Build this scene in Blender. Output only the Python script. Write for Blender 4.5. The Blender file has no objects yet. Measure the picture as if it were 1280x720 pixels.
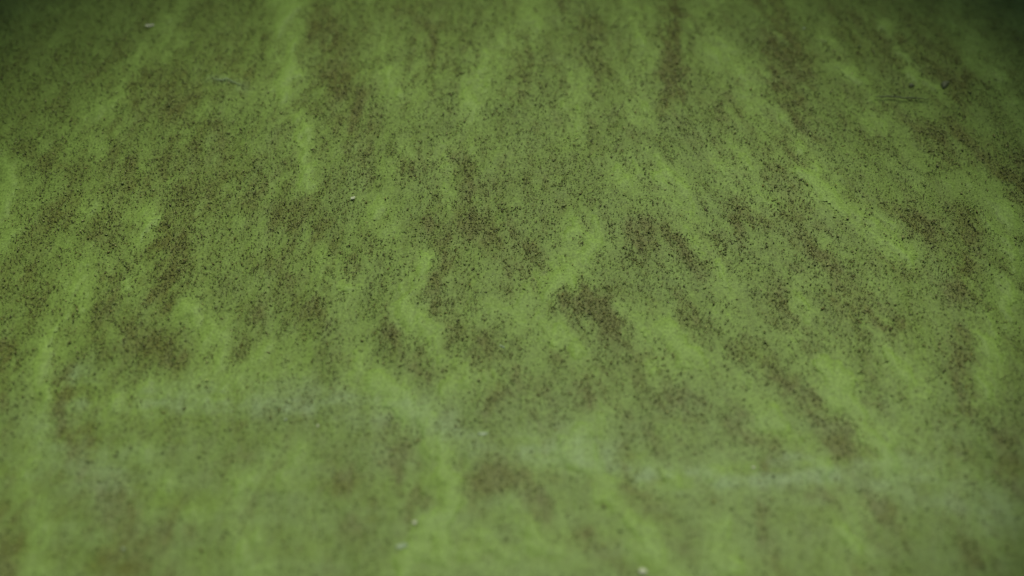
import bpy, math, random
import numpy as np
from mathutils import Vector

random.seed(7)
rng = np.random.default_rng(11)
S = bpy.context.scene
COL = S.collection

# ------------------------------------------------------------------ camera, sky, sun, exposure
H = 0.64                      # camera height over the pond, metres
TILT = math.radians(36.0)     # from straight down
FOCAL, SENSOR = 50.0, 36.0
cam_d = bpy.data.cameras.new("camera")
cam = bpy.data.objects.new("camera", cam_d)
COL.objects.link(cam)
cam.location = (0, 0, H)
cam.rotation_euler = (TILT, 0, 0)
cam_d.lens = FOCAL
cam_d.sensor_width = SENSOR
cam_d.clip_start = 0.01
cam_d.clip_end = 500
cam_d.dof.use_dof = True
cam_d.dof.aperture_fstop = 2.4
S.camera = cam


def pix_to_ground(px, py, z=0.0):
    """where the sight line through a photo pixel (1280x720) meets the water"""
    x = (px - 640.0) / 1280.0 * SENSOR / FOCAL
    y = (360.0 - py) / 1280.0 * SENSOR / FOCAL
    c, s = math.cos(TILT), math.sin(TILT)
    dy = y * c + s
    dz = y * s - c
    t = (z - H) / dz
    return x * t, dy * t


def ground_to_pix(X, Y):
    c, s = math.cos(TILT), math.sin(TILT)
    up = Y * c - H * s
    dep = Y * s + H * c
    dep = np.maximum(dep, 0.05)
    return 640.0 + X / dep * FOCAL / SENSOR * 1280.0, 360.0 - up / dep * FOCAL / SENSOR * 1280.0


fx, fy = pix_to_ground(640, 275)
cam_d.dof.focus_distance = fy * math.sin(TILT) + H * math.cos(TILT)

SUN_EL, SUN_AZ = math.radians(62), math.radians(12)     # azimuth: clockwise from +Y
w = bpy.data.worlds.new("World")
S.world = w
w.use_nodes = True
nt = w.node_tree
bg = nt.nodes["Background"]
sky = nt.nodes.new("ShaderNodeTexSky")
sky.sky_type = 'NISHITA'
sky.sun_disc = False
sky.sun_elevation = SUN_EL
sky.sun_rotation = SUN_AZ
nt.links.new(sky.outputs[0], bg.inputs[0])
bg.inputs[1].default_value = 0.05
sd = bpy.data.lights.new("sun", 'SUN')
sun = bpy.data.objects.new("sun", sd)
COL.objects.link(sun)
sd.energy = 3.2
sd.angle = math.radians(22)
sd.color = (1.0, 0.95, 0.82)
dvec = Vector((math.sin(SUN_AZ) * math.cos(SUN_EL), math.cos(SUN_AZ) * math.cos(SUN_EL), math.sin(SUN_EL)))
sun.rotation_euler = dvec.to_track_quat('Z', 'Y').to_euler()
sun.location = (0, -2, 3)
S.view_settings.view_transform = 'Standard'
S.view_settings.look = 'None'
S.view_settings.exposure = 0.0
S.view_settings.gamma = 1.0
try:
    S.cycles.use_denoising = True
    S.cycles.max_bounces = 5
except Exception:
    pass


# ------------------------------------------------------------------ helpers
def describe(o, label=None, cat=None, group=None, kind=None):
    if label: o["label"] = label
    if cat: o["category"] = cat
    if group: o["group"] = group
    if kind: o["kind"] = kind
    return o


def link_mesh(name, verts, faces, mat=None, smooth=True, parent=None):
    me = bpy.data.meshes.new(name)
    me.from_pydata(verts, [], faces)
    me.update()
    if smooth:
        me.polygons.foreach_set("use_smooth", np.ones(len(me.polygons), dtype=bool))
    if mat: me.materials.append(mat)
    o = bpy.data.objects.new(name, me)
    COL.objects.link(o)
    if parent: o.parent = parent
    return o


def fast_mesh(name, co, faces, mat, smooth=True):
    """co Nx3, faces MxK numpy"""
    me = bpy.data.meshes.new(name)
    n, (m, k) = len(co), faces.shape
    me.vertices.add(n)
    me.vertices.foreach_set("co", co.astype(np.float32).ravel())
    me.loops.add(m * k)
    me.loops.foreach_set("vertex_index", faces.astype(np.int32).ravel())
    me.polygons.add(m)
    me.polygons.foreach_set("loop_start", (np.arange(m) * k).astype(np.int32))
    me.polygons.foreach_set("loop_total", np.full(m, k, dtype=np.int32))
    me.polygons.foreach_set("use_smooth", np.full(m, smooth, dtype=bool))
    me.update()
    me.validate()
    me.materials.append(mat)
    o = bpy.data.objects.new(name, me)
    COL.objects.link(o)
    return o


def vnoise(x, y, seed):
    xi, yi = np.floor(x).astype(np.int64), np.floor(y).astype(np.int64)
    xf, yf = x - xi, y - yi

    def h(a, b):
        n = (a * 374761393 + b * 668265263 + seed * 1274126177) & 0xffffffff
        n = ((n ^ (n >> 13)) * 1274126177) & 0xffffffff
        n = n ^ (n >> 16)
        return (n & 0xffff) / 65535.0
    u, v = xf * xf * (3 - 2 * xf), yf * yf * (3 - 2 * yf)
    a, b, c, d = h(xi, yi), h(xi + 1, yi), h(xi, yi + 1), h(xi + 1, yi + 1)
    return (a * (1 - u) + b * u) * (1 - v) + (c * (1 - u) + d * u) * v


def fbm(x, y, seed, octv=4, gain=0.55):
    s, a, t = 0, 1.0, 0
    for o in range(octv):
        s = s + a * vnoise(x, y, seed + o * 17)
        t += a
        a *= gain
        x = x * 2.03 + 13.7
        y = y * 2.03 + 5.1
    return s / t * 2 - 1           # about -0.6 .. 0.6


# ------------------------------------------------------------------ where the bloom drifts and where the swarm gathers
# (strength, half width, [points])  in photo pixels, laid down on the water plane
GREEN = [
    (.75, 20, [(350, -40), (362, 30), (364, 80), (352, 115)]),
    (.75, 17, [(368, 150), (384, 190), (378, 232)]),
    (.45, 20, [(205, -20), (215, 40), (160, 90), (120, 150), (105, 175)]),
    (.7, 20, [(5, 190), (12, 260), (4, 300)]),
    (.5, 22, [(475, 50), (482, 100), (510, 125), (528, 90)]),
    (.5, 24, [(660, -20), (650, 45), (610, 80), (588, 110)]),
    (.45, 14, [(720, 95), (722, 140), (716, 175)]),
    (.45, 14, [(590, 130), (592, 180)]),
    (.5, 11, [(560, 180), (557, 250)]),
    (.45, 18, [(798, -20), (802, 60), (800, 140)]),
    (.6, 22, [(780, 215), (825, 222), (850, 235)]),
    (.55, 24, [(885, -20), (892, 60), (930, 95), (935, 120)]),
    (.45, 12, [(935, 120), (980, 160), (1005, 190)]),
    (.85, 19, [(1010, 215), (1018, 238), (1040, 252)]),
    (.7, 18, [(1040, 252), (1085, 275), (1115, 305), (1130, 318)]),
    (.65, 14, [(1030, 50), (1060, 90), (1090, 120), (1094, 160)]),
    (.55, 12, [(1105, 30), (1130, 75), (1160, 110)]),
    (.55, 16, [(1185, 10), (1215, 50), (1245, 100), (1285, 160)]),
    (.4, 26, [(1160, 190), (1210, 225), (1255, 260)]),
    (.6, 20, [(1258, 270), (1268, 330), (1255, 400)]),
    (.6, 17, [(1232, 400), (1235, 460), (1225, 500)]),
    (.9, 26, [(725, 290), (735, 310), (715, 340)]),
    (.5, 24, [(680, 360), (620, 390), (690, 420)]),
    (.6, 15, [(528, 325), (524, 350), (500, 380)]),
    (.6, 20, [(500, 395), (545, 440), (600, 470), (560, 480)]),
    (.85, 21, [(468, 470), (485, 492), (515, 515), (540, 540)]),
    (1.0, 19, [(542, 540), (552, 580), (563, 610), (556, 640), (530, 665), (505, 700), (500, 740)]),
    (.75, 26, [(835, 410), (845, 440), (830, 455)]),
    (.5, 22, [(780, 385), (830, 420), (900, 470), (960, 510)]),
    (.6, 15, [(1000, 345), (1005, 400), (990, 430)]),
    (.95, 23, [(1030, 460), (1055, 500), (1085, 540), (1120, 580)]),
    (.5, 22, [(1110, 440), (1150, 500)]),
    (.75, 20, [(690, 420), (720, 440)]),
    (.7, 18, [(765, 505), (752, 530), (715, 545)]),
    (.75, 26, [(670, 565), (715, 570)]),
    (.85, 21, [(735, 580), (770, 625), (805, 670), (850, 730)]),
    (.6, 30, [(560, 690), (620, 700), (690, 680)]),
    (.6, 30, [(820, 600), (870, 600), (930, 580)]),
    (.7, 22, [(960, 530), (1005, 570), (1025, 590)]),
    (.6, 26, [(900, 650), (910, 720)]),
    (.6, 30, [(1060, 650), (1070, 700)]),
    (.6, 18, [(55, 440), (48, 530), (28, 610), (60, 640), (40, 720)]),
    (.5, 20, [(105, 320), (97, 350), (85, 400), (60, 440)]),
    (.55, 14, [(185, 275), (172, 330), (165, 370)]),
    (.65, 22, [(240, 390), (265, 410), (272, 450)]),
    (.45, 30, [(330, 440), (370, 450)]),
    (.5, 18, [(405, 320), (425, 350), (435, 380)]),
    (.45, 30, [(130, 505), (220, 490), (330, 480)]),
    (.6, 22, [(370, 560), (350, 590), (300, 610)]),
    (.6, 26, [(300, 660), (320, 720)]),
    (.45, 24, [(180, 560), (210, 610), (240, 640)]),
    (.5, 20, [(95, 260), (170, 270)]),
    (.4, 26, [(640, 640), (720, 700)]),
    (.4, 24, [(1130, 540), (1200, 600), (1240, 680)]),
    (.4, 18, [(860, 270), (900, 330), (920, 400)]),
    (.4, 24, [(970, 250), (900, 200)]),
    (.4, 20, [(440, 420), (450, 470)]),
    (.4, 20, [(505, 190), (470, 250), (490, 300)]),
]
BROWN = [
    (.7, 26, [(400, 20), (425, 70), (440, 130)]),
    (.6, 26, [(420, 100), (455, 170), (450, 200)]),
    (.5, 40, [(190, 110), (230, 140), (250, 180)]),
    (.4, 24, [(270, 70), (290, 90)]),
    (.4, 20, [(505, 10), (525, 40), (550, 80)]),
    (.5, 22, [(695, -10), (745, 40), (755, 90)]),
    (.95, 17, [(838, -20), (842, 60), (838, 125)]),
    (.4, 24, [(640, 60), (655, 110)]),
    (.55, 26, [(590, 190), (600, 260), (580, 290)]),
    (.5, 22, [(500, 210), (560, 200)]),
    (.7, 26, [(960, -10), (975, 50), (990, 100)]),
    (.75, 20, [(965, 90), (990, 130), (1000, 190)]),
    (.6, 30, [(1060, 20), (1100, 40), (1150, 70)]),
    (.5, 20, [(1180, 70), (1200, 120)]),
    (.65, 20, [(912, 140), (905, 190), (920, 210)]),
    (.75, 24, [(960, 190), (985, 230), (990, 260)]),
    (.5, 32, [(1170, 160), (1215, 190), (1270, 210)]),
    (.5, 18, [(1120, 135), (1160, 170)]),
    (.85, 28, [(625, 290), (650, 315), (665, 345)]),
    (.6, 22, [(670, 350), (700, 365)]),
    (1.0, 22, [(705, 368), (745, 385), (762, 410)]),
    (.8, 14, [(765, 415), (800, 450), (825, 475)]),
    (.85, 30, [(800, 285), (835, 290), (850, 305)]),
    (.6, 24, [(545, 345), (550, 380), (570, 405)]),
    (.5, 18, [(570, 405), (610, 440)]),
    (.65, 12, [(485, 415), (500, 440), (525, 468)]),
    (.55, 24, [(590, 460), (630, 480), (615, 500)]),
    (.8, 17, [(738, 470), (738, 500)]),
    (.5, 26, [(670, 500), (640, 470)]),
    (.8, 28, [(215, 300), (225, 340), (205, 365)]),
    (.7, 20, [(135, 345), (137, 390), (130, 420)]),
    (.5, 22, [(165, 415), (200, 430), (220, 450)]),
    (.65, 30, [(340, 330), (375, 350), (390, 395)]),
    (.5, 20, [(320, 400), (315, 430)]),
    (.5, 26, [(25, 285), (70, 270)]),
    (.5, 20, [(30, 340), (45, 390)]),
    (.9, 13, [(2, 430), (4, 500)]),
    (.9, 19, [(78, 460), (75, 510), (85, 560)]),
    (.75, 18, [(110, 560), (118, 610), (150, 640)]),
    (.85, 32, [(140, 640), (160, 690), (140, 740)]),
    (.9, 26, [(0, 650), (8, 710)]),
    (.5, 20, [(205, 660), (200, 730)]),
    (.7, 26, [(945, 260), (1000, 290), (1030, 330)]),
    (.8, 19, [(1020, 320), (1060, 370), (1095, 395), (1125, 410)]),
    (.75, 24, [(970, 370), (985, 400)]),
    (.75, 20, [(925, 440), (960, 465), (985, 480)]),
    (.85, 16, [(1010, 500), (1040, 530), (1085, 560)]),
    (.6, 22, [(1060, 550), (1040, 570)]),
    (.7, 28, [(1125, 275), (1165, 290)]),
    (.75, 22, [(1205, 280), (1215, 330), (1195, 370)]),
    (.7, 14, [(1195, 420), (1205, 480), (1215, 510)]),
    (.5, 18, [(1270, 210), (1275, 260)]),
    (.5, 18, [(1085, 330), (1150, 340)]),
    (.7, 15, [(925, 525), (940, 550)]),
    (.55, 14, [(960, 560), (955, 640), (960, 690)]),
    (.7, 17, [(950, 690), (985, 725)]),
    (.6, 15, [(1020, 620), (1050, 622)]),
    (.8, 22, [(1085, 630), (1115, 640)]),
    (.7, 17, [(1065, 690), (1080, 730)]),
    (.6, 22, [(1200, 620), (1220, 700)]),
    (.6, 18, [(1250, 540), (1270, 620)]),
    (.75, 36, [(600, 600), (650, 600), (660, 630)]),
    (.5, 30, [(500, 560), (510, 620)]),
    (.4, 16, [(470, 520), (500, 530)]),
    (.6, 15, [(780, 560), (795, 610), (830, 650), (850, 680)]),
    (.45, 22, [(720, 660), (770, 690)]),
    (.4, 30, [(430, 600), (440, 660)]),
    (.5, 22, [(850, 370), (870, 400)]),
    (.5, 22, [(930, 270), (880, 330)]),
    (.45, 20, [(470, 290), (440, 340)]),
    (.5, 16, [(540, 290), (560, 320)]),
    (.45, 24, [(860, 520), (840, 490)]),
    (.4, 40, [(150, 210), (300, 240), (400, 280)]),
    (.3, 40, [(60, 200), (140, 290), (250, 260)]),
]
PALE = [  # sky reflections and milky veil painted as pale tone, plus the algae thread
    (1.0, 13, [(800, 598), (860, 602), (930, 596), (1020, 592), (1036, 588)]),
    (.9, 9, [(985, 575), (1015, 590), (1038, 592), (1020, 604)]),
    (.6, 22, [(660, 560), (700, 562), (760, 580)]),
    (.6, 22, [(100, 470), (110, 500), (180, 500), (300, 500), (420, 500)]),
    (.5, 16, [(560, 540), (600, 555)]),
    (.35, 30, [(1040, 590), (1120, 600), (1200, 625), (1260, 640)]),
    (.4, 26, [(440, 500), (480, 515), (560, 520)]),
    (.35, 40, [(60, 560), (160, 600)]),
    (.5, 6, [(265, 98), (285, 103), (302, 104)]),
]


def strokes(lst, px, py, lo=0.55):
    out = np.zeros_like(px)
    for amp, wd, pts in lst:
        xs = [p[0] for p in pts]; ys = [p[1] for p in pts]
        m = wd * 3.2
        sel = (px > min(xs) - m) & (px < max(xs) + m) & (py > min(ys) - m) & (py < max(ys) + m)
        if not sel.any(): continue
        X, Y = px[sel], py[sel]
        best = np.full(X.shape, 1e9)
        for (x0, y0), (x1, y1) in zip(pts[:-1], pts[1:]):
            dx, dy = x1 - x0, y1 - y0
            t = np.clip(((X - x0) * dx + (Y - y0) * dy) / (dx * dx + dy * dy + 1e-9), 0, 1)
            best = np.minimum(best, np.hypot(X - x0 - t * dx, Y - y0 - t * dy))
        v = amp * np.exp(-(best / wd) ** 2 * 1.2)
        out[sel] = 1 - (1 - out[sel]) * (1 - v)
    return out


def fields(X, Y):
    """bright bloom, brown swarm, painted pale sheen over the water, each about 0..1"""
    px, py = ground_to_pix(X, Y)
    sx, sy = X * 1000, Y * 1000                                   # millimetres
    far = np.clip((np.abs(px - 640) - 640) / 200, 0, 1) + np.clip((np.abs(py - 360) - 360) / 200, 0, 1)
    inside = np.clip(1 - far, 0, 1)
    wx = fbm(sx / 26, sy / 34, 3, 4) * 6 + fbm(sx / 5.5, sy / 9, 9, 3) * 15
    wy = fbm(sx / 26, sy / 34, 5, 4) * 5 + fbm(sx / 7, sy / 9, 12, 3) * 10
    g = strokes(GREEN, px + wx, py + wy) * inside
    b = strokes([(am * (1.0 if ps[0][1] < 480 else 1.25), wd * .84, ps) for am, wd, ps in BROWN], px + wx, py + wy) * inside * .92
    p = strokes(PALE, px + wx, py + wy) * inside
    # drift: streaks run away from the viewer, fanning out to the right
    lean = -0.55 * np.clip((X + 0.05) / 0.2, -0.35, 1)
    u = X - lean * (Y - 0.46) * 1.0
    n1 = fbm(u * 1000 / 17 + 40, sy / 46, 21, 4, .6)
    n2 = fbm(u * 1000 / 7 + 9, sy / 15, 33, 4, .65)
    n3 = fbm(u * 1000 / 30 + 70, sy / 80, 44, 3)
    g = g + (1 - inside) * np.clip(0.5 + n1 * 1.6, 0, 1) * .8 + np.clip(n1, 0, 1) * .25 + n2 * .36
    b = b + (1 - inside) * np.clip(0.4 - n3 * 1.6, 0, 1) * .8 + np.clip(-n1, 0, 1) * .2 - n2 * .36
    hy = np.clip((Y - .33) / .1, .55, 1)
    u2 = u * 1000 + fbm(sx / 12, sy / 18, 81, 3) * 9
    vein = np.clip(1 - np.abs(fbm(u2 / 11, sy / 42, 83, 3, .6)) * 7, 0, 1) ** 1.5
    vein2 = np.clip(1 - np.abs(fbm(u2 / 10 + 30, sy / 34, 87, 3, .6)) * 7, 0, 1) ** 1.5
    g = g * (1.1 + .55 * n2) + vein * .22 * hy * (1 - b * .6)
    b = (b * (1.0 + .4 * n3 - 1.0 * n2) + vein2 * .22 * hy * (1 - g * .6)) * (1.2 - .2 * hy) - .04
    p = np.clip(p + .20 * np.clip((.42 - Y) / .05, 0, 1) * inside, 0, 1)  # broad milky veil on the near water, painted into the colour
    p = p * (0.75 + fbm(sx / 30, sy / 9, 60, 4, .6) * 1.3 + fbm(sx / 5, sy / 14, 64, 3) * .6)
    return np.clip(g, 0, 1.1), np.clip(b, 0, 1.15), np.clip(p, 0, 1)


# ------------------------------------------------------------------ materials
def N(nt, kind, **kw):
    n = nt.nodes.new(kind)
    for k, v in kw.items(): setattr(n, k, v)
    return n


def mixrgb(nt, fac, a, b, mode='MIX'):
    m = N(nt, 'ShaderNodeMix', data_type='RGBA', blend_type=mode)
    for sock, v in ((m.inputs[0], fac), (m.inputs[6], a), (m.inputs[7], b)):
        if hasattr(v, 'is_linked'): nt.links.new(v, sock)
        elif isinstance(v, (int, float)): sock.default_value = v
        else: sock.default_value = (*v, 1)
    return m.outputs[2]


def math_(nt, op, a, b=0.0, clamp=False):
    m = N(nt, 'ShaderNodeMath', operation=op, use_clamp=clamp)
    for sock, v in ((m.inputs[0], a), (m.inputs[1], b)):
        if hasattr(v, 'is_linked'): nt.links.new(v, sock)
        else: sock.default_value = v
    return m.outputs[0]


def water_material():
    m = bpy.data.materials.new("algae_water")
    m.use_nodes = True
    nt = m.node_tree
    bs = nt.nodes["Principled BSDF"]
    at = {k: N(nt, 'ShaderNodeAttribute', attribute_name=k).outputs['Fac'] for k in ('bloom', 'swarm', 'painted_sheen')}
    geo = N(nt, 'ShaderNodeNewGeometry').outputs['Position']

    def noise(scale, detail, rough=.6, stretch=(1, 1, 1)):
        mp = N(nt, 'ShaderNodeMapping')
        mp.inputs['Scale'].default_value = stretch
        nt.links.new(geo, mp.inputs[0])
        n = N(nt, 'ShaderNodeTexNoise')
        n.inputs['Scale'].default_value = scale
        n.inputs['Detail'].default_value = detail
        n.inputs['Roughness'].default_value = rough
        nt.links.new(mp.outputs[0], n.inputs['Vector'])
        return n.outputs['Fac']
    fine = noise(800, 2, .7)
    mid = noise(110, 4, .6, (1.3, .7, 1))
    hue = noise(14, 3, .5)
    base = mixrgb(nt, hue, (.116, .184, .038), (.126, .190, .036))
    # grain of half-sunk particles, weak where the bloom is dense
    g = math_(nt, 'ADD', at['bloom'], math_(nt, 'MULTIPLY', math_(nt, 'SUBTRACT', mid, .5), .5), True)
    b = math_(nt, 'ADD', at['swarm'], math_(nt, 'MULTIPLY', math_(nt, 'SUBTRACT', mid, .5), -.7), True)
    c = mixrgb(nt, b, base, (.108, .132, .028))
    c = mixrgb(nt, g, c, (.172, .276, .056))
    c = mixrgb(nt, math_(nt, 'MULTIPLY', at['painted_sheen'], .68, True), c, (.21, .30, .145))  # reflected sheen mixed into the base colour
    gr = N(nt, 'ShaderNodeMapRange')
    nt.links.new(fine, gr.inputs[0])
    gr.inputs[1].default_value, gr.inputs[2].default_value = .3, .7
    gr.inputs[3].default_value, gr.inputs[4].default_value = .66, 1.36
    v = N(nt, 'ShaderNodeHueSaturation')
    nt.links.new(gr.outputs[0], v.inputs['Value'])
    nt.links.new(c, v.inputs['Color'])
    nt.links.new(v.outputs[0], bs.inputs['Base Color'])
    bs.inputs['Roughness'].default_value = .45
    bs.inputs['Specular IOR Level'].default_value = .16
    bs.inputs['IOR'].default_value = 1.33
    bp = N(nt, 'ShaderNodeBump')
    bp.inputs['Strength'].default_value = .35
    bp.inputs['Distance'].default_value = .0015
    nt.links.new(mid, bp.inputs['Height'])
    nt.links.new(bp.outputs[0], bs.inputs['Normal'])
    return m


def simple_material(name, col, rough=.6, var=.25, scale=900, attr=None, trans=0):
    m = bpy.data.materials.new(name)
    m.use_nodes = True
    nt = m.node_tree
    bs = nt.nodes["Principled BSDF"]
    n = N(nt, 'ShaderNodeTexNoise')
    n.inputs['Scale'].default_value = scale
    n.inputs['Detail'].default_value = 4
    geo = N(nt, 'ShaderNodeNewGeometry')
    nt.links.new(geo.outputs['Position'], n.inputs['Vector'])
    c = mixrgb(nt, n.outputs['Fac'], tuple(x * (1 - var) for x in col), tuple(min(1, x * (1 + var)) for x in col))
    if attr:
        a = N(nt, 'ShaderNodeAttribute', attribute_name=attr)
        c = mixrgb(nt, 1.0, c, a.outputs['Color'], 'MULTIPLY')
    nt.links.new(c, bs.inputs['Base Color'])
    bs.inputs['Roughness'].default_value = rough
    if trans:
        bs.inputs['Subsurface Weight'].default_value = trans
        bs.inputs['Subsurface Scale'].default_value = .002
    return m


M_WATER = water_material()
M_SPECK = simple_material("speck_shell", (1, 1, 1), .5, .15, 1500, attr="tint")
M_PALE = simple_material("dry_flake", (.36, .42, .24), .5, .2)
M_DULL = simple_material("wet_flake", (.20, .29, .14), .5, .2)
M_DARK = simple_material("rotten_wood", (.075, .10, .03), .6, .4)
M_STRAND = simple_material("strand_fibre", (.20, .28, .13), .5, .2)

# ------------------------------------------------------------------ the pond surface
STEP = .0016
def axis(lo, hi, reach):
    core = np.arange(lo, hi, STEP)
    out = []
    d = STEP
    x = hi
    while x < reach:
        out.append(x); d *= 1.22; x += d
    out.append(reach)
    left = []
    d = STEP
    x = lo - STEP
    while x > -reach:
        left.append(x); d *= 1.22; x -= d
    left.append(-reach)
    return np.array(left[::-1] + list(core) + out)

ax = axis(-.42, .42, 2.2)
ay = axis(.12, .98, 2.2)
GX, GY = np.meshgrid(ax, ay)
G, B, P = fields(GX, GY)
near = np.clip(1 - (np.hypot(GX, GY - .5) - .7) / 1.5, 0, 1)
G = G * near + .35 * (1 - near); B = B * near + .3 * (1 - near)
ripple = (fbm(GX * 22, GY * 15, 71, 3) * .0011 + fbm(GX * 70, GY * 60, 72, 3) * .00035) * near
Z = ripple


def grid_faces(nx, ny, keep=None):
    i = np.arange(nx * ny).reshape(ny, nx)
    f = np.stack([i[:-1, :-1], i[:-1, 1:], i[1:, 1:], i[1:, :-1]], -1).reshape(-1, 4)
    if keep is not None: f = f[keep.ravel()]
    return f


def put_attrs(o, vals):
    for k, v in vals.items():
        a = o.data.attributes.new(k, 'FLOAT', 'POINT')
        a.data.foreach_set('value', v.astype(np.float32).ravel())


ny, nx = GX.shape
water = fast_mesh("water", np.stack([GX, GY, Z], -1).reshape(-1, 3), grid_faces(nx, ny), M_WATER)
put_attrs(water, dict(bloom=G, swarm=B, painted_sheen=P))
describe(water, "murky olive green pond water thick with algae", kind="structure")

# the dense bloom stands a little proud of the water as soft heaps
TH = .50
lift = np.clip((G - TH) / .5, -1, 1) * .0009 - .0001
keepv = G > TH - .03
keep = keepv[:-1, :-1] & keepv[:-1, 1:] & keepv[1:, 1:] & keepv[1:, :-1]
fc = grid_faces(nx, ny, keep)
used, inv = np.unique(fc, return_inverse=True)
co = np.stack([GX, GY, Z + lift], -1).reshape(-1, 3)[used]
okc = (np.abs(co[:, 0]) < .6)
bloom = fast_mesh("algae_bloom", co, inv.reshape(-1, 4), M_WATER)
put_attrs(bloom, dict(bloom=G.ravel()[used], swarm=B.ravel()[used], painted_sheen=P.ravel()[used]))
describe(bloom, "bright green cloudy streaks of algae drifting in the murky water", "algae", kind="stuff")


# ------------------------------------------------------------------ the unseen bank round the small pond, and shrubs added to shade the corners
PCX, PCY = 0.0, 0.50
def pond_edge(a):
    return (.88 + .05 * math.sin(3 * a + 1) + .03 * math.sin(7 * a)), (.84 + .05 * math.sin(2 * a) + .03 * math.sin(5 * a + 2))


def ground_material():
    m = bpy.data.materials.new("unseen_bank_soil")
    m.use_nodes = True
    nt = m.node_tree
    bs = nt.nodes["Principled BSDF"]
    n = N(nt, 'ShaderNodeTexNoise'); n.inputs['Scale'].default_value = 9; n.inputs['Detail'].default_value = 8
    geo = N(nt, 'ShaderNodeNewGeometry')
    nt.links.new(geo.outputs['Position'], n.inputs['Vector'])
    nt.links.new(mixrgb(nt, n.outputs['Fac'], (.035, .045, .018), (.085, .075, .045)), bs.inputs['Base Color'])
    bs.inputs['Roughness'].default_value = .9
    bp = N(nt, 'ShaderNodeBump'); bp.inputs['Distance'].default_value = .02
    nt.links.new(n.outputs['Fac'], bp.inputs['Height']); nt.links.new(bp.outputs[0], bs.inputs['Normal'])
    return m


M_SOIL = ground_material()
M_ADDED_LEAF = simple_material("added_shrub_leaf", (.055, .085, .030), .5, .35, 20)
M_ADDED_BARK = simple_material("added_shrub_bark", (.10, .08, .055), .8, .35, 60)
vs, fs = [], []
na = 120
rads = [1.0, 1.02, 1.06, 1.14, 1.3, 1.7, 2.6, 5, 12, 35, 90, 300]
hts = [-.06, -.005, .02, .045, .06, .07, .08, .08, .08, .08, .08, .08]
for k, (q, hh) in enumerate(zip(rads, hts)):
    for i in range(na):
        a = 2 * math.pi * i / na
        ex, ey = pond_edge(a)
        wob = .012 * math.sin(11 * a + k) if 1 < k < 7 else 0
        vs.append((PCX + math.cos(a) * ex * q, PCY + math.sin(a) * ey * q, hh + wob))
for k in range(len(rads) - 1):
    for i in range(na):
        fs.append((k * na + i, (k + 1) * na + i, (k + 1) * na + (i + 1) % na, k * na + (i + 1) % na))
describe(link_mesh("ground", vs, fs, M_SOIL), "dark earthy bank round the small pond", kind="structure")


def added_shrub(seed, a0, a1, dens, label, inner):
    """unseen bush added for its shade: stems rooted on the bank fan up and lean over the water; leaves along an arc a0..a1 round the pond"""
    r = random.Random(seed)
    am = (a0 + a1) / 2
    ex, ey = pond_edge(am)
    root = bpy.data.objects.new("added_shrub", None)
    COL.objects.link(root)
    root.location = (PCX + math.cos(am) * ex * 1.25, PCY + math.sin(am) * ey * 1.25, .055)
    describe(root, label, "added_shrub", group="unseen shrubs added to shade the pond")
    lv, lf, sv, sf = [], [], [], []
    rl = Vector(root.location)
    for i in range(dens):
        a = r.uniform(a0, a1)
        q = inner(a) * (1 + abs(r.gauss(0, .55)))
        c = Vector((HX + math.cos(a) * HRX * q, HY + math.sin(a) * HRY * q, .44 + r.gauss(0, .07) + .10 * (q - 1)))
        L, W = r.uniform(.028, .05), r.uniform(.014, .024)
        d = Vector((r.gauss(0, 1), r.gauss(0, 1), r.gauss(-.2, .35))).normalized()
        sd_ = d.cross(Vector((r.gauss(0, .3), r.gauss(0, .3), 1))).normalized()
        up = sd_.cross(d)
        b0 = len(lv)
        for t, wd, hh in ((0, 0, 0), (.4, 1, .15), (.4, -1, .15), (1, 0, -.1), (.45, 0, 0)):
            lv.append(c + d * L * t + sd_ * W / 2 * wd + up * L * hh * .6 - rl)
        lf += [(b0, b0 + 4, b0 + 1), (b0 + 1, b0 + 4, b0 + 3), (b0, b0 + 2, b0 + 4), (b0 + 2, b0 + 3, b0 + 4)]
    for i in range(9):
        a = a0 + (a1 - a0) * (i + .5) / 9
        q = inner(a) * 1.15
        end = Vector((HX + math.cos(a) * HRX * q, HY + math.sin(a) * HRY * q, .44)) - rl
        mid = end * .45 + Vector((0, 0, .22))
        prev = None
        for k in range(9):
            t = k / 8
            p = mid * 2 * t * (1 - t) + end * t * t
            rr = .011 * (1 - t * .8)
            tan = (mid * 2 * (1 - 2 * t) + end * 2 * t).normalized()
            s1 = tan.cross(Vector((.3, .2, 1))).normalized(); s2 = s1.cross(tan)
            b0 = len(sv)
            for j in range(5):
                an = 2 * math.pi * j / 5
                sv.append(p + s1 * math.cos(an) * rr + s2 * math.sin(an) * rr)
            if k:
                for j in range(5):
                    sf.append((b0 - 5 + j, b0 - 5 + (j + 1) % 5, b0 + (j + 1) % 5, b0 + j))
    link_mesh("added_crown", lv, lf, M_ADDED_LEAF, smooth=False, parent=root)
    link_mesh("added_stem", sv, sf, M_ADDED_BARK, parent=root)


HX, HY, HRX, HRY = .03, .63, .43, .40
def gap(a):  # opening in the added leaves, shaped so the corners fall dark
    return 1.0 - .03 * max(0, math.cos(a - math.radians(40))) ** 2 - .24 * max(0, math.cos(a - math.radians(-35))) ** 2 - .09 * max(0, math.cos(a - math.radians(185)))
D = math.radians
added_shrub(1, D(55), D(125), 2600, "leafy bush added out of view to shade the far side of the pond", gap)
added_shrub(2, D(-50), D(55), 4200, "leafy bush added out of view to shade the right side of the pond", gap)
added_shrub(3, D(125), D(232), 3500, "leafy bush added out of view to shade the left side of the pond", gap)


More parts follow.
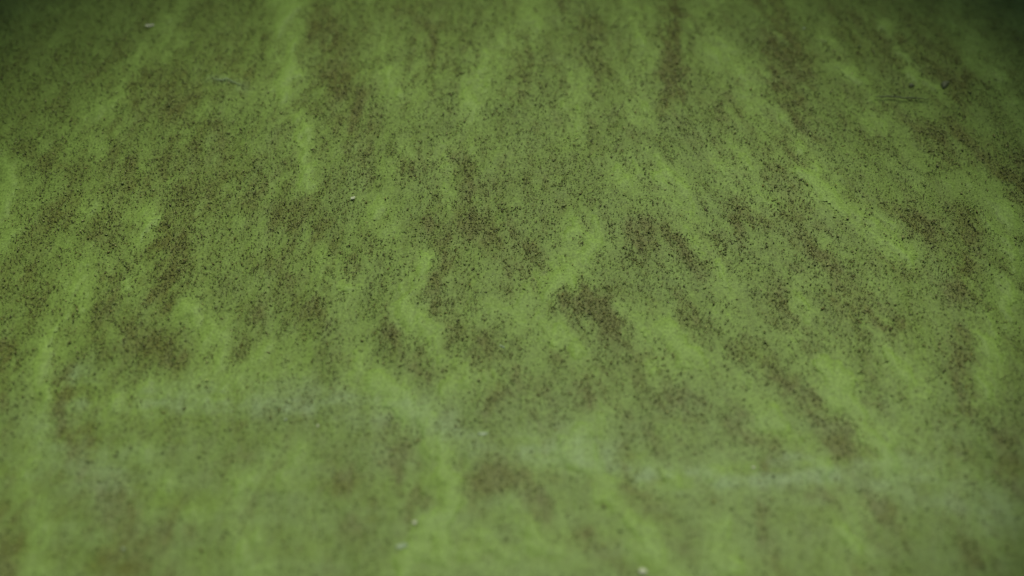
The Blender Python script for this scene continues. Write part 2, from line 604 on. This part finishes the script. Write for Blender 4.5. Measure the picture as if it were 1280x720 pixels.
# ------------------------------------------------------------------ the swarm: tiny drifting specks
def speck_cloud(name, n_try, weight, size, tints, zr, seed, label, cat):
    r = np.random.default_rng(seed)
    X = r.uniform(-.40, .40, n_try); Y = r.uniform(.14, .92, n_try)
    g, b, p = fields(X, Y)
    keep = r.uniform(0, 1, n_try) < weight(g, b, X, Y)
    X, Y = X[keep], Y[keep]
    b = b[keep]
    n = len(X)
    px, py = ground_to_pix(X, Y)
    s = size * np.exp(r.normal(0, .32, n))
    base = np.array([[1, 0, 0], [-1, 0, 0], [0, .62, 0], [0, -.62, 0], [0, 0, .5], [0, 0, -.5]])
    base = base[None] * (1 + r.normal(0, .15, (n, 6, 1)))
    a = r.uniform(0, 2 * math.pi, n); ca, sa = np.cos(a), np.sin(a)
    ln = np.where(r.uniform(0, 1, n) < .25, 1.5, 1.0)
    bx = base[:, :, 0] * ln[:, None]; by = base[:, :, 1]; bz = base[:, :, 2]
    vx = (bx * ca[:, None] - by * sa[:, None]) * s[:, None] + X[:, None]
    vy = (bx * sa[:, None] + by * ca[:, None]) * s[:, None] + Y[:, None]
    zc = (fbm(X * 22, Y * 15, 71, 3) * .0011 + fbm(X * 70, Y * 60, 72, 3) * .00035) + r.uniform(*zr, n)
    vz = bz * s[:, None] + zc[:, None]
    co = np.stack([vx, vy, vz], -1).reshape(-1, 3)
    f = np.array([[0, 2, 4], [2, 1, 4], [1, 3, 4], [3, 0, 4], [2, 0, 5], [1, 2, 5], [3, 1, 5], [0, 3, 5]])
    faces = (f[None] + np.arange(n)[:, None, None] * 6).reshape(-1, 3)
    o = fast_mesh(name, co, faces, M_SPECK, smooth=True)
    tn = np.array(tints)[r.integers(0, len(tints), n)] * np.exp(r.normal(0, .22, (n, 1)))
    col = np.concatenate([np.clip(tn, 0, 1), np.ones((n, 1))], 1)
    at = o.data.attributes.new('tint', 'FLOAT_COLOR', 'POINT')
    at.data.foreach_set('color', np.repeat(col, 6, 0).astype(np.float32).ravel())
    describe(o, label, cat, kind="stuff")
    print(name, n)
    return o


speck_cloud("water_fleas", 720000,
            lambda g, b, X, Y: np.clip((.34 + .62 * b - .5 * g + .45 * fbm(X * 180, Y * 110, 91, 3)) * np.clip((Y - .34) / .09, .15, 1), 0.012, 1),
            .00036, [(.105, .132, .018), (.135, .132, .022), (.096, .125, .018), (.15, .155, .030), (.060, .072, .012)], (.0001, .0012), 5,
            "dark brown specks of tiny creatures swarming over the green water", "water fleas")
speck_cloud("algae_grains", 330000,
            lambda g, b, X, Y: np.clip(.26 + .34 * b - .3 * g, 0.02, 1),
            .00040, [(.22, .29, .075), (.18, .27, .055), (.25, .28, .085)], (.0, .0010), 6,
            "pale green grains floating among the dark specks", "algae")


# ------------------------------------------------------------------ single things afloat
def flake(name, px, py, length, width, ang, mat, label, cat, z=.0016, curl=.25, seed=0, n=11):
    """a curled husk: two-sided, thick in the middle, ragged rim"""
    r = random.Random(seed)
    x, y = pix_to_ground(px, py, z)
    vs, fs = [], []
    rows = 5
    rim = [1 + r.uniform(-.18, .18) for _ in range(n)]
    for side in (1, -1):
        for k in range(rows):
            q = k / (rows - 1)
            for i in range(n):
                a = 2 * math.pi * i / n
                rr = q * (rim[i] if q > .6 else 1)
                lx = math.cos(a) * length / 2 * rr
                ly = math.sin(a) * width / 2 * rr
                th = min(width * .12, .0003) * (1 - q * q)
                lz = side * th + curl * (lx * lx) / length * 1.6 + r.uniform(-1, 1) * width * .01
                vs.append((lx, ly, lz))
    for s in (0, 1):
        o0 = s * rows * n
        for k in range(rows - 1):
            for i in range(n):
                a, b_ = o0 + k * n + i, o0 + k * n + (i + 1) % n
                c, d = a + n, b_ + n
                fs.append((a, c, d, b_) if s == 0 else (a, b_, d, c))
    top, bot = (rows - 1) * n, rows * n + (rows - 1) * n
    for i in range(n):
        fs.append((top + i, bot + i, bot + (i + 1) % n, top + (i + 1) % n))
    o = link_mesh(name, vs, fs, mat)
    o.location = (x, y, z - .0009)
    o.rotation_euler = (r.uniform(-.12, .12), r.uniform(-.12, .12), math.radians(ang))
    return describe(o, label, cat)


def strand(name, pts, rad, mat, label, cat, z=.0014, seed=0):
    """a thin tapering thread through photo points"""
    r = random.Random(seed)
    P3 = []
    for (a, b_) in zip(pts[:-1], pts[1:]):
        for k in range(4):
            t = k / 4
            P3.append((a[0] + (b_[0] - a[0]) * t, a[1] + (b_[1] - a[1]) * t))
    P3.append(pts[-1])
    P3 = [Vector((*pix_to_ground(p[0], p[1] + r.uniform(-.8, .8), z), z + r.uniform(-.0002, .0002))) for p in P3]
    org = P3[0].copy()
    vs, fs, m = [], [], 6
    for i, p in enumerate(P3):
        t = (P3[min(i + 1, len(P3) - 1)] - P3[max(i - 1, 0)]).normalized()
        sde = t.cross(Vector((0, 0, 1))).normalized(); up = sde.cross(t)
        q = i / (len(P3) - 1)
        rr = rad * (.35 + .65 * math.sin(math.pi * min(1, q * .9 + .12))) * r.uniform(.8, 1.2)
        for k in range(m):
            a = 2 * math.pi * k / m
            vs.append(p - org + sde * math.cos(a) * rr + up * math.sin(a) * rr)
    for i in range(len(P3) - 1):
        for k in range(m):
            fs.append((i * m + k, i * m + (k + 1) % m, (i + 1) * m + (k + 1) % m, (i + 1) * m + k))
    fs.append(tuple(range(m))[::-1]); fs.append(tuple(range((len(P3) - 1) * m, len(P3) * m)))
    o = link_mesh(name, vs, fs, mat)
    o.location = org
    return describe(o, label, cat)


def clump(name, px, py, sx, sy, mat, label, cat, z=-.0006, seed=0):
    """a lumpy crumb of matter"""
    r = random.Random(seed)
    x, y = pix_to_ground(px, py, z)
    vs, fs = [], []
    nu, nv = 12, 7
    vs.append((0, 0, sy * .45))
    for j in range(1, nv):
        ph = math.pi * j / nv
        for i in range(nu):
            a = 2 * math.pi * i / nu
            k = 1 + .22 * math.sin(3 * a + seed) * math.sin(ph) + r.uniform(-.1, .1)
            vs.append((math.cos(a) * math.sin(ph) * sx / 2 * k, math.sin(a) * math.sin(ph) * sy / 2 * k,
                       math.cos(ph) * sy * .45))
    vs.append((0, 0, -sy * .45))
    for i in range(nu):
        fs.append((0, 1 + i, 1 + (i + 1) % nu))
        fs.append((len(vs) - 1, 1 + (nv - 2) * nu + (i + 1) % nu, 1 + (nv - 2) * nu + i))
    for j in range(nv - 2):
        for i in range(nu):
            a, b_ = 1 + j * nu + i, 1 + j * nu + (i + 1) % nu
            fs.append((a, a + nu, b_ + nu, b_))
    o = link_mesh(name, vs, fs, mat)
    o.location = (x, y, z)
    o.rotation_euler = (0, 0, r.uniform(0, 3))
    return describe(o, label, cat)


f = flake("seed_husk", 187, 30.5, .0062, .0020, 8, M_PALE,
          "slim pale husk floating in the shaded upper left, brightest thing there", "husk", seed=1)
flake("floating_flake", 441, 246, .0027, .0020, 20, M_PALE,
      "small whitish round flake among dark specks, left of centre", "flake", seed=2)
flake("floating_flake", 518, 652, .0024, .0022, 60, M_PALE,
      "pale dot beside the tail of the winding bright green streak", "flake", seed=3)
flake("floating_flake", 503, 681, .0062, .0030, 5, M_DULL,
      "blurred dull oval flake just below the pale dot by the bright green streak", "flake", seed=4)
flake("floating_flake", 804, 713, .0026, .0038, 80, M_PALE,
      "yellowish upright flake at the bottom edge, right of centre", "flake", seed=5)
flake("floating_flake", 942, 583, .0017, .0014, 0, M_PALE,
      "tiny white fleck on the pale painted sheen at lower right", "flake", seed=6)
flake("floating_flake", 397, 531, .0011, .0020, 0, M_PALE,
      "tiny pale upright fleck on the milky green, left of the winding streak's head", "flake", seed=7)
flake("floating_flake", 357, 523, .0016, .0013, 0, M_DULL,
      "faint greenish fleck on milky green, the left one of a close pair", "flake", seed=8)
flake("floating_flake", 154, 685, .0018, .0016, 0, M_DULL,
      "faint fleck in the dark brown patch at lower left", "flake", seed=9)
flake("floating_flake", 604, 541, .0052, .0020, 4, M_DULL,
      "bluish pale flake lying across the water right of the winding green streak", "flake", seed=10)
flake("floating_flake", 628, 432, .0040, .0010, -35, M_DULL,
      "thin slanting pale sliver right of centre above the brown haze", "flake", seed=11)
flake("floating_flake", 1005, 34, .0018, .0016, 0, M_DULL,
      "faint round fleck in the dark band near the top, right of centre", "flake", seed=12)
strand("algae_strand", [(266, 98), (276, 100), (284, 98), (292, 103), (303, 107)], .00035, M_STRAND,
       "pale wavy thread of algae lying across the upper left", "algae strand", seed=1)
strand("twig", [(1094, 121), (1110, 120), (1130, 122), (1150, 123), (1162, 124)], .0004, M_DARK,
       "thin dark twig floating level in the shaded upper right", "twig", seed=2)
clump("rotten_clump", 1181, 106, .0075, .0045, M_DARK,
      "dark soft clump of rot at upper right, larger of the two", "clump", seed=3)
clump("rotten_clump", 1139, 107, .0042, .0032, M_DARK,
      "small dark crumb of rot just above the thin twig at upper right", "clump", seed=4)
